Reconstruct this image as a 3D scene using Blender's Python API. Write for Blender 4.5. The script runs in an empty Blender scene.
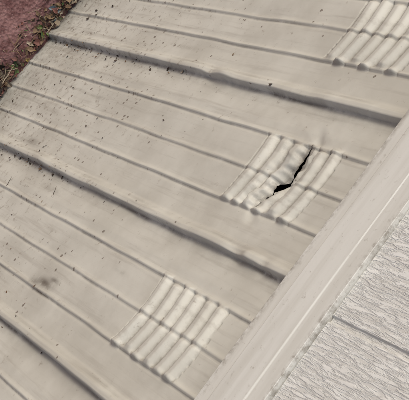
import bpy, math, random, numpy as np, bmesh
from mathutils import Matrix, Vector, noise
random.seed(7); rng=np.random.default_rng(7)
sc=bpy.context.scene
# ---------------------------------------------------------------- helpers
def link(o): sc.collection.objects.link(o); return o
def mesh_np(name,verts,faces,mat=None,smooth=True):
    me=bpy.data.meshes.new(name); me.from_pydata([tuple(v) for v in verts],[],[tuple(f) for f in faces]); me.update()
    if smooth: me.polygons.foreach_set('use_smooth',[True]*len(me.polygons))
    o=bpy.data.objects.new(name,me)
    if mat: me.materials.append(mat)
    return link(o)
class NT:
    def __init__(s,name):
        s.m=bpy.data.materials.new(name); s.m.use_nodes=True; s.t=s.m.node_tree; s.n=s.t.nodes; s.l=s.t.links
        s.b=s.n['Principled BSDF']
        s.co=s.n.new('ShaderNodeTexCoord').outputs['Object']
    def val(s,x,sock):
        if hasattr(x,'links'): s.l.new(x,sock)
        else: sock.default_value=x
    def mapping(s,scale,loc=(0,0,0),rot=(0,0,0)):
        n=s.n.new('ShaderNodeMapping'); n.inputs['Scale'].default_value=scale; n.inputs['Location'].default_value=loc; n.inputs['Rotation'].default_value=rot
        s.l.new(s.co,n.inputs[0]); return n.outputs[0]
    def noise(s,scale,detail=3,rough=.55,vec=None,dist=0):
        n=s.n.new('ShaderNodeTexNoise'); n.inputs['Scale'].default_value=scale; n.inputs['Detail'].default_value=detail
        n.inputs['Roughness'].default_value=rough; n.inputs['Distortion'].default_value=dist
        s.l.new(vec or s.co,n.inputs['Vector']); return n.outputs['Fac']
    def vor(s,scale,vec=None):
        n=s.n.new('ShaderNodeTexVoronoi'); n.inputs['Scale'].default_value=scale
        s.l.new(vec or s.co,n.inputs['Vector']); return n.outputs['Distance']
    def attr(s,name):
        n=s.n.new('ShaderNodeAttribute'); n.attribute_name=name; return n.outputs['Fac']
    def rng(s,x,a,b,c=0,d=1):
        n=s.n.new('ShaderNodeMapRange'); n.interpolation_type='SMOOTHSTEP'
        s.val(x,n.inputs[0]); n.inputs[1].default_value=a; n.inputs[2].default_value=b; n.inputs[3].default_value=c; n.inputs[4].default_value=d
        return n.outputs[0]
    def math(s,op,a,b=0):
        n=s.n.new('ShaderNodeMath'); n.operation=op; s.val(a,n.inputs[0]); s.val(b,n.inputs[1]); return n.outputs[0]
    def mix(s,f,a,b):
        n=s.n.new('ShaderNodeMix'); n.data_type='RGBA'; s.val(f,n.inputs[0])
        s.val(a if hasattr(a,'links') else (*a,1),n.inputs[6]); s.val(b if hasattr(b,'links') else (*b,1),n.inputs[7]); return n.outputs[2]
    def bump(s,h,strength=.3,dist=.001):
        n=s.n.new('ShaderNodeBump'); n.inputs['Strength'].default_value=strength; n.inputs['Distance'].default_value=dist
        s.l.new(h,n.inputs['Height']); return n.outputs[0]
    def sep(s):
        n=s.n.new('ShaderNodeSeparateXYZ'); s.l.new(s.co,n.inputs[0]); return n.outputs
    def fin(s,col,rough=.5,nrm=None,spec=.5):
        s.val(col if hasattr(col,'links') else (*col,1),s.b.inputs['Base Color']); s.val(rough,s.b.inputs['Roughness'])
        s.b.inputs['Specular IOR Level'].default_value=spec
        if nrm: s.l.new(nrm,s.b.inputs['Normal'])
        return s.m
# ---------------------------------------------------------------- materials
def skirt_mat():
    k=NT('painted_steel'); z=k.sep()[2]
    low=k.rng(z,-.20,-.85)
    n2=k.noise(9,4,.65)
    col=k.mix(k.rng(n2,.33,.66),(.560,.542,.472),(.470,.450,.386))
    st=k.noise(1,4,.70,k.mapping((85,85,4.5)))
    col=k.mix(k.math('MULTIPLY',k.rng(st,.50,.70),k.math('ADD',.34,k.math('MULTIPLY',low,.2))),col,(.325,.297,.248))
    n3=k.noise(85,4,.75)
    th=k.math('SUBTRACT',n3,k.math('MULTIPLY',k.math('SUBTRACT',1,low),.085))
    col=k.mix(k.math('MULTIPLY',k.rng(th,.525,.65),.55),col,(.24,.20,.155))
    gr=k.attr('grime_and_shade')
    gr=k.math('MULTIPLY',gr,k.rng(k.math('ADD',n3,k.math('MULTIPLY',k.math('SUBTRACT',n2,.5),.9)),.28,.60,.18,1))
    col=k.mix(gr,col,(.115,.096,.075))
    v=k.n.new('ShaderNodeTexVoronoi'); v.inputs['Scale'].default_value=170; k.l.new(k.co,v.inputs['Vector'])
    sp=k.n.new('ShaderNodeSeparateColor'); k.l.new(v.outputs['Color'],sp.inputs[0])
    p=k.math('ADD',k.math('MULTIPLY',k.math('MULTIPLY',low,k.rng(n2,.36,.60)),.34),.008)
    pick=k.math('LESS_THAN',sp.outputs[0],p)
    nd=k.math('ADD',v.outputs['Distance'],k.math('MULTIPLY',k.math('SUBTRACT',n3,.5),1.4))
    spk=k.math('MULTIPLY',k.math('MULTIPLY',k.rng(k.math('SUBTRACT',nd,k.math('MULTIPLY',sp.outputs[1],.28)),.18,.0),pick),.75)
    col=k.mix(spk,col,(.13,.10,.075))
    nb=k.bump(k.noise(60,3,.7),.28,.0012)
    return k.fin(col,.5,nb,.35)
def trim_mat():
    k=NT('painted_trim'); st=k.noise(1,3,.6,k.mapping((5,70,70))); z=k.sep()[2]
    col=k.mix(k.rng(st,.35,.7),(.655,.645,.588),(.575,.560,.500))
    sp=k.noise(120,4,.75); n2=k.noise(14,3,.6)
    col=k.mix(k.math('MULTIPLY',k.rng(sp,.58,.74),.55),col,(.30,.27,.22))
    edge=k.math('MULTIPLY',k.math('ADD',k.rng(z,.010,.0),k.rng(z,.077,.084)),k.rng(k.math('ADD',sp,k.math('MULTIPLY',n2,.5)),.62,.90))
    col=k.mix(k.math('MULTIPLY',edge,.6),col,(.20,.17,.13))
    nb=k.bump(sp,.25,.0007)
    return k.fin(col,.5,nb,.35)
def siding_mat():
    k=NT('wood_grain_siding')
    rot=(0,math.radians(3),0)
    g1=k.noise(1,4,.7,k.mapping((300,300,46),rot=rot),.3)
    g3=k.noise(1,2,.6,k.mapping((110,110,17),rot=rot),.2)
    h=k.math('ADD',k.rng(g1,.40,.58),k.math('MULTIPLY',g3,1.2))
    col=k.mix(k.rng(g3,.3,.7),(.735,.728,.680),(.675,.662,.612))
    col=k.mix(k.math('MULTIPLY',k.rng(g1,.46,.36),.42),col,(.40,.38,.335))
    nb=k.bump(h,.8,.0012)
    return k.fin(col,.6,nb,.3)
def ground_mat():
    k=NT('red_soil'); a=k.noise(45,5,.75); v=k.vor(190)
    col=k.mix(k.rng(a,.35,.68),(.11,.05,.047),(.25,.14,.13))
    col=k.mix(k.math('MULTIPLY',k.rng(v,.32,.1),.35),col,(.33,.23,.21))
    nb=k.bump(v,.6,.004)
    return k.fin(col,.95,nb,.2)
def flat_mat(name,c1,c2,rough=.7,scale=60):
    k=NT(name); n=k.noise(scale,1); col=k.mix(k.rng(n,.35,.65),c1,c2)
    return k.fin(col,rough,None,.3)
M_sk,M_tr,M_sd,M_gr=skirt_mat(),trim_mat(),siding_mat(),ground_mat()
M_dark=flat_mat('crawl_space_dark',(.09,.08,.07),(.14,.125,.105),.95)  # dark tone standing in for the unlit void behind the tear
# ---------------------------------------------------------------- skirting panel
V1,V2,H=-.208,-.071,-.91
P=.2
dents=[]
for i in range(40):
    dents.append((rng.uniform(-.3,.8),rng.uniform(-.9,0),rng.uniform(.015,.05),rng.uniform(.03,.12),rng.uniform(-.0018,.0016)))
seam_d=[(.2,-.115,.008,.016,-.0042),(.2,-.092,.008,.008,.002),(.2,-.062,.008,.010,-.003),(.2,-.36,.010,.03,-.002),(.0,-.36,.009,.016,.0036),(.0,-.395,.008,.010,-.0033),(.4,-.5,.01,.012,-.004),(.4,-.47,.01,.012,.003),(.2,-.62,.01,.02,.003),(0,-.18,.01,.02,-.002)]
def sstep(a,b,x):
    t=np.clip((x-a)/(b-a),0,1); return t*t*(3-2*t)
def g(x,w): return np.exp(-(x/w)**2)
def wob(s,v,k): return .0004*np.sin(v*9+s*2.1+k)+.0003*np.sin(v*23+s*4.3+k*2)+.00025*np.sin(v*67+s*7+k)
LN=((-.05,.0024),(.058,.0024),(.105,.0017))
def height(u,v):
    s=np.floor((u+.06)/P); f=u-s*P
    f=f+wob(s,v,0)
    hh=np.interp(f,[-.060,-.034,-.012,-.0052,-.0026,.0030,.0044,.0056,.0095,.022,.042,.14],
                   [0,0,.0012,.0050,.0076,.0078,.0066,-.0022,-.0029,-.0021,0,0])
    gr=.70*g(f-.0072,.0018)*(.6+.4*np.sin(v*21+s*2)) +.16*sstep(.03,.007,f)*(f>.005)+.22*g(f+.0075,.002)*(.5+.5*np.sin(v*37+s))  # seam-foot dirt, with the seam gap shade painted into it
    for c,amp in LN:
        d=f-c
        hh+=amp*np.where(d<0,np.exp(-(d/.0036)**2),np.exp(-(d/.0011)**2))-.0006*g(d-.0032,.0018)
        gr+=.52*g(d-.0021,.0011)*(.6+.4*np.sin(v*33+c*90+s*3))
    return hh,f,s,gr
NB=6
def emboss(u,v):
    hh=np.zeros_like(u); gr=np.zeros_like(u)
    for s in range(-3,7):
        a,b,m=s*P+.058,s*P+.150,s*P+.105
        off=.0025*math.sin(s*2.3)
        v1,v2=V1+off,V2+off
        L=(v2-v1)/NB
        x0=(u-a)/(b-a)
        curve=.0050*np.sin(np.clip(x0,0,1)*math.pi)-.004*(x0-.5)
        t=(v-v1-curve)/L
        inside=((t>0)&(t<NB))
        idx=np.floor(t); fr=t-idx
        rag=.003*np.sin(idx*2.9+s)
        env=sstep(a-.003,a+.005,u+rag)*(1-sstep(b-.005,b+.003,u-rag))
        pinch=1-.32*g(u-m-rag*.6,.0036)
        vary=1+.18*np.sin(idx*3.7+s*1.9)
        tri=np.where(fr<.58,fr/.58,(1-fr)/.42)
        bar=np.clip(tri*1.38,0,1)**.9
        hh+=np.where(inside,.0052*vary*bar-.0018*(1-bar),0)*env*pinch
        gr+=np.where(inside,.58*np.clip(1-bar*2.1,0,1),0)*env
    return hh,gr
DU=.0014
us=np.arange(-.40,.86,DU)
u_t0,u_t1=.056,.146; vc=-.134
def tear_c(u):
    t=(u-u_t0)/(u_t1-u_t0)
    return vc+.022*(.5-t)+.0040*np.sin(t*6.0)+.0014*np.sin(t*27)+.0009*np.sin(t*61)
def tear_w(u):
    t=np.clip((u-u_t0)/(u_t1-u_t0),0,1)
    w=.0007*np.sin(np.pi*t)**.5+.0078*np.clip(1-np.abs(t-.58)/.12,0,1)**1.2+.0017*np.clip(1-np.abs(t-.36)/.30,0,1)
    return np.where((u>u_t0)&(u<u_t1),w*(1+.18*np.sin(u*1300)),0)
vr=np.concatenate([np.arange(H-.03,V1-.021,.0055),np.arange(V1-.02,vc,.0014)])
vr2=np.concatenate([np.arange(vc,V2+.0147,.0014),np.arange(V2+.0165,.05,.005)])
vr=np.append(vr[vr<vc-.0006],vc); vr2[0]=vc; nlo=len(vr)
vv=np.concatenate([vr,vr2]); side=np.concatenate([-np.ones(len(vr)),np.ones(len(vr2))])
U,V=np.meshgrid(us,vv); S=np.repeat(side[:,None],len(us),1)
fall=np.exp(-((V-vc)/.03)**2)
fu=sstep(u_t0-.03,u_t0,U)*(1-sstep(u_t1,u_t1+.03,U))
VW=V+(tear_c(np.clip(U,u_t0,u_t1))-vc)*fall*fu+S*.5*tear_w(U)*np.exp(-np.abs(V-vc)/.012)
hh,f,s,gr=height(U,VW)
eh,eg=emboss(U,V+(VW-V)*.35)
Z=hh+eh; gr=np.maximum(gr,eg)
dist=np.abs(V-vc); tw=tear_w(U); open_=np.clip(tw/.004,0,1)
Z+=np.where(S>0,-(.0022*open_+.35*tw),.0014*open_+.10*tw)*np.exp(-dist/.009)
Z+=-.0056*fu*np.exp(-((V-vc-.004)/.0090)**2)*(.45+.55*np.exp(-((U-.104)/.03)**2))
Z+=-.0075*np.exp(-((U-.106)/.024)**2-((V-vc-.004)/.022)**2)
cr=np.exp(-((U-.100)/.042)**2-((V-vc)/.030)**2)
Z+=cr*(.0020*np.abs(np.sin((U*.8+V*1.0)*120))-.0024*np.abs(np.sin((U*1.1-V*.7)*95+1))+.0010*np.abs(np.sin(U*210+V*90)))
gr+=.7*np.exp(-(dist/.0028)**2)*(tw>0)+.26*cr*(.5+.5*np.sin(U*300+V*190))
for du,dv,su,sv,a in dents+seam_d: Z+=a*np.exp(-((U-du)/su)**2-((VW-dv)/sv)**2)
Z+=.0006*np.sin(U*31+VW*7)*np.sin(VW*19+U*5)+.0004*np.sin(VW*41-U*23)
gr+=.45*np.exp(-(VW-H)/.08)*(VW>H-.05)
for (a,b,ra,rb,am) in ((.339,-.407,.006,.020,.9),(.345,-.435,.004,.012,.6),(.330,-.39,.003,.012,.7),(.352,-.40,.002,.02,.6),(.39,-.53,.004,.05,.7),(.18,-.70,.006,.02,.5),(.08,-.62,.004,.02,.35),(.23,-.55,.005,.03,.35),(.28,-.28,.003,.015,.25),(-.03,-.5,.004,.03,.3)):  # smudges, plus painted gap shade beside the third seam
    gr+=am*np.exp(-((U-a)/ra)**2-((VW-b)/rb)**2)
gr=np.clip(gr,0,.95)
nr,nc=U.shape
co=np.stack([U,-Z,VW],-1).reshape(-1,3)
i=np.arange(nr-1)[:,None]*nc+np.arange(nc-1)[None,:]
mask=np.ones((nr-1,nc-1),bool); mask[nlo-1,:]=False
q=np.stack([i,i+1,i+1+nc,i+nc],-1)[mask]
me=bpy.data.meshes.new('metal_skirting'); me.from_pydata(co.tolist(),[],q.tolist()); me.update()
at=me.attributes.new('grime_and_shade','FLOAT','POINT'); at.data.foreach_set('value',gr.reshape(-1).astype(np.float32))  # darkening mask: dirt plus painted seam shade
bm=bmesh.new(); bm.from_mesh(me); bm.verts.ensure_lookup_table()
w=tear_w(us); tm={}
for c in range(nc):
    if w[c]==0: tm[bm.verts[nlo*nc+c]]=bm.verts[(nlo-1)*nc+c]
bmesh.ops.weld_verts(bm,targetmap=tm); bm.to_mesh(me); bm.free()
me.polygons.foreach_set('use_smooth',[True]*len(me.polygons)); me.materials.append(M_sk)
skirt=link(bpy.data.objects.new('metal_skirting',me))
# ---------------------------------------------------------------- trim board
def sweep(name,prof,x0,x1,n,mat,wav=.0006,bev=.0010):
    xs=np.linspace(x0,x1,n); vs=[];fs=[];m=len(prof)
    for a,x in enumerate(xs):
        for b,(y,z) in enumerate(prof):
            vs.append((x,y+wav*math.sin(x*13+b*.4),z+wav*math.sin(x*9+1)))
    for a in range(n-1):
        for b in range(m):
            c=(b+1)%m; fs.append((a*m+b,a*m+c,(a+1)*m+c,(a+1)*m+b))
    fs.append(tuple(range(m))[::-1]); fs.append(tuple((n-1)*m+b for b in range(m)))
    o=mesh_np(name,vs,fs,mat,False)
    bv=o.modifiers.new('bevel','BEVEL'); bv.width=bev; bv.segments=3; bv.limit_method='ANGLE'; bv.angle_limit=math.radians(35)
    return o
trim=sweep('trim_board',[(-.006,.001),(-.022,0),(-.0222,.019),(-.0252,.0205),(-.0256,.062),(-.0246,.0632),(-.0246,.0840),(.030,.0850),(.030,.060),(-.006,.055)],-1.5,3.,140,M_tr)
# ---------------------------------------------------------------- siding wall
grooves=[-1.5]+[round(.224+.305*k,4) for k in range(-5,9)]+[3.0]
xs=[(grooves[0],-.0195)]
for gx in grooves[1:-1]:
    xs+=[(gx-.0040,-.0195),(gx-.0030,-.0170),(gx+.0015,-.0165),(gx+.0030,-.0190),(gx+.0040,-.0195)]
xs.append((grooves[-1],-.0195))
vs=[];fs=[]
zz=[.0853,.5,1.2,2.45]
for z in zz:
    for x,y in xs: vs.append((x,y,z))
n=len(xs)
for a in range(len(zz)-1):
    for b in range(n-1): fs.append((a*n+b,a*n+b+1,(a+1)*n+b+1,(a+1)*n+b))
b0=len(vs); vs+=[(-1.5,.04,.0853),(3,.04,.0853),(3,.04,2.45),(-1.5,.04,2.45)]
fs.append((b0+1,b0,b0+3,b0+2)); fs.append(tuple([b0]+[b0+1]+list(range(n-1,-1,-1)))); fs.append(tuple([b0+2,b0+3]+[(len(zz)-1)*n+k for k in range(n)]))
sd=mesh_np('siding_wall',vs,fs,M_sd,False)
bv=sd.modifiers.new('bevel','BEVEL'); bv.width=.0008; bv.segments=2; bv.limit_method='ANGLE'; bv.angle_limit=math.radians(30)
mesh_np('dark_void_backing',[(-.40,.045,H-.1),(.86,.045,H-.1),(.86,.045,.05),(-.40,.045,.05),(-.40,.02,H-.1),(.86,.02,H-.1),(.86,.02,.05),(-.40,.02,.05)],
   [(0,1,2,3),(0,4,5,1),(3,2,6,7),(0,3,7,4),(1,5,6,2)],M_dark,False)  # added backing box, coloured dark so the tear opens onto shade
# ---------------------------------------------------------------- ground
xs=np.concatenate([[-150,-40,-10,-3],np.arange(-1,1.6,.012),[3,10,40,150]])
ys=np.concatenate([[-150,-40,-10,-3],np.arange(-.9,.06,.012),[.5,10,150]])
vs=[];fs=[]
for y in ys:
    for x in xs:
        z=H
        if -1<=x<=1.6 and -.9<=y<=.06:
            z+=.006*noise.noise((x*14,y*14,0))+.004*noise.noise((x*45,y*45,3))+.010*math.exp(-((y+.03)/.04)**2)*(.6+noise.noise((x*9,0,5)))
        vs.append((x,y,z))
n=len(xs)
for a in range(len(ys)-1):
    for b in range(n-1): fs.append((a*n+b,a*n+b+1,(a+1)*n+b+1,(a+1)*n+b))
mesh_np('ground',vs,fs,M_gr)
# ---------------------------------------------------------------- leaf litter
cols=[('leaf_brown',(.13,.08,.045),(.20,.135,.08)),('leaf_tan',(.24,.19,.13),(.34,.28,.20)),('leaf_dark',(.03,.022,.016),(.07,.05,.035)),
      ('leaf_yellow',(.38,.30,.06),(.48,.38,.12)),('leaf_green',(.06,.10,.035),(.13,.18,.06)),('paper_scrap_blue',(.14,.2,.23),(.28,.34,.36)),('leaf_red',(.15,.06,.045),(.20,.10,.08))]
mats=[flat_mat(a,b,c,.8,90) for a,b,c in cols]
lv=[];lf=[];lm=[]
def leaf(c,size,elong,mi,tilt,wall=False):
    R=Matrix.Rotation(random.uniform(0,6.28),3,'Z')@Matrix.Rotation(tilt,3,'X')@Matrix.Rotation(random.uniform(-.5,.5),3,'Y')
    if wall: R=Matrix.Rotation(math.pi/2,3,'X')@R
    base=len(lv); N=5; cur=random.uniform(-1.2,1.6)
    for a in range(N+1):
        t=a/N; w=size*elong*math.sin(math.pi*min(max(t,.04),.96))**.8*(1+.35*random.uniform(-1,1))
        for sgn in (-1,0,1):
            p=Vector(((t-.5)*size,sgn*w*.5,(abs(sgn)*.25*w+cur*size*.35*(t-.5)**2)))
            lv.append(Vector(c)+R@p)
    for a in range(N):
        for k in range(2):
            lf.append((base+a*3+k,base+a*3+k+1,base+a*3+3+k+1,base+a*3+3+k)); lm.append(mi)
def twig(c,L,r,mi,direction):
    base=len(lv); N=4; d=Vector(direction).normalized(); o=d.orthogonal().normalized(); q=d.cross(o)
    for a in range(N+1):
        t=a/N; off=Vector((random.uniform(-1,1),random.uniform(-1,1),random.uniform(-1,1)))*L*.03
        for k in range(4):
            an=k*math.pi/2; lv.append(Vector(c)+d*(t-.5)*L+off+(o*math.cos(an)+q*math.sin(an))*r*(1-.5*t))
    for a in range(N):
        for k in range(4): lf.append((base+a*4+k,base+a*4+(k+1)%4,base+a*4+4+(k+1)%4,base+a*4+4+k)); lm.append(mi)
wts=[26,12,36,5,7,3,9]
for _ in range(3000):
    x=random.uniform(-.6,1.); y=-.006-abs(random.gauss(0,.019)); z=H+.004+random.random()*.016*math.exp(y/.03)
    leaf((x,y,z),random.choice([.003,.004,.006,.006,.008,.010,.015]),random.uniform(.25,.9),random.choices(range(7),wts)[0],random.uniform(-.8,.8))
for _ in range(380):
    x=random.uniform(-.6,1.); y=-.01-abs(random.gauss(0,.022)); z=H+.008+random.random()*.012
    twig((x,y,z),random.uniform(.012,.045),random.uniform(.0004,.0011),random.choice([0,1,2]),(random.gauss(0,1),random.gauss(0,.6),random.gauss(0,.3)))
for _ in range(700):
    x=random.uniform(-.9,1.5); y=-.05-random.random()*.7
    leaf((x,y,H+.006),random.choice([.003,.004,.007]),random.uniform(.3,.8),random.choices(range(7),[20,3,20,1,1,0,30])[0],random.uniform(-.3,.3))
def zat(x,z):
    c=int(np.clip(round((x-us[0])/DU),0,nc-1)); r=int(np.argmin(np.abs(vv-z))); return -Z[r,c]
for _ in range(620):
    z=H+abs(random.gauss(0,.24))
    if z>-.22: continue
    x=random.uniform(-.3,.8)
    if random.random()<.6: x=round(x/.2)*.2+random.gauss(.009,.004)
    sz=random.choice([.002,.002,.003,.003,.004,.006])
    leaf((x,zat(x,z)-.0008,z),sz,random.uniform(.25,.8),random.choices([0,1,2],[3,1,7])[0],random.uniform(-.15,.15),True)
for _ in range(14):
    z=H+abs(random.gauss(0,.25))
    if z>-.2: continue
    x=random.uniform(-.2,.7); twig((x,zat(x,z)-.001,z),random.uniform(.008,.018),.0004,random.choice([0,2]),(random.gauss(0,1),0,random.gauss(0,1)))
me=bpy.data.meshes.new('leaf_litter'); me.from_pydata([tuple(v) for v in lv],[],lf)
for m in mats: me.materials.append(m)
me.polygons.foreach_set('material_index',lm); me.update(); link(bpy.data.objects.new('leaf_litter',me))
# ---------------------------------------------------------------- light
w=bpy.data.worlds.new('World'); sc.world=w; w.use_nodes=True; nt=w.node_tree
sky=nt.nodes.new('ShaderNodeTexSky'); sky.sky_type='NISHITA'; sky.sun_disc=False
sd_=Vector((-.45,-.62,.62)).normalized()
sky.sun_elevation=math.asin(sd_.z); sky.sun_rotation=math.atan2(sd_.x,sd_.y)
sky.dust_density=3
nt.links.new(sky.outputs[0],nt.nodes['Background'].inputs[0]); nt.nodes['Background'].inputs[1].default_value=.15
L=bpy.data.lights.new('sun','SUN'); L.energy=1.4; L.angle=math.radians(14); L.color=(1,.97,.91)
lo=link(bpy.data.objects.new('sun',L)); lo.rotation_euler=sd_.to_track_quat('Z','Y').to_euler()
# ---------------------------------------------------------------- camera
R=np.array([[-0.5961,0.6174,0.5135],[0.7857,0.5807,0.2139],[-0.1661,0.5308,-0.8311]])
M=Matrix(((R[0][0],-R[1][0],-R[2][0],.3825),(R[0][1],-R[1][1],-R[2][1],-.7094),(R[0][2],-R[1][2],-R[2][2],.8805),(0,0,0,1)))
cd=bpy.data.cameras.new('camera'); cam=link(bpy.data.objects.new('camera',cd)); cam.matrix_world=M
cd.sensor_width=36; cd.lens=1177.08/409*36; cd.clip_end=500; cd.clip_start=.01
sc.camera=cam
sc.view_settings.view_transform='Standard'; sc.view_settings.look='None'; sc.view_settings.exposure=0
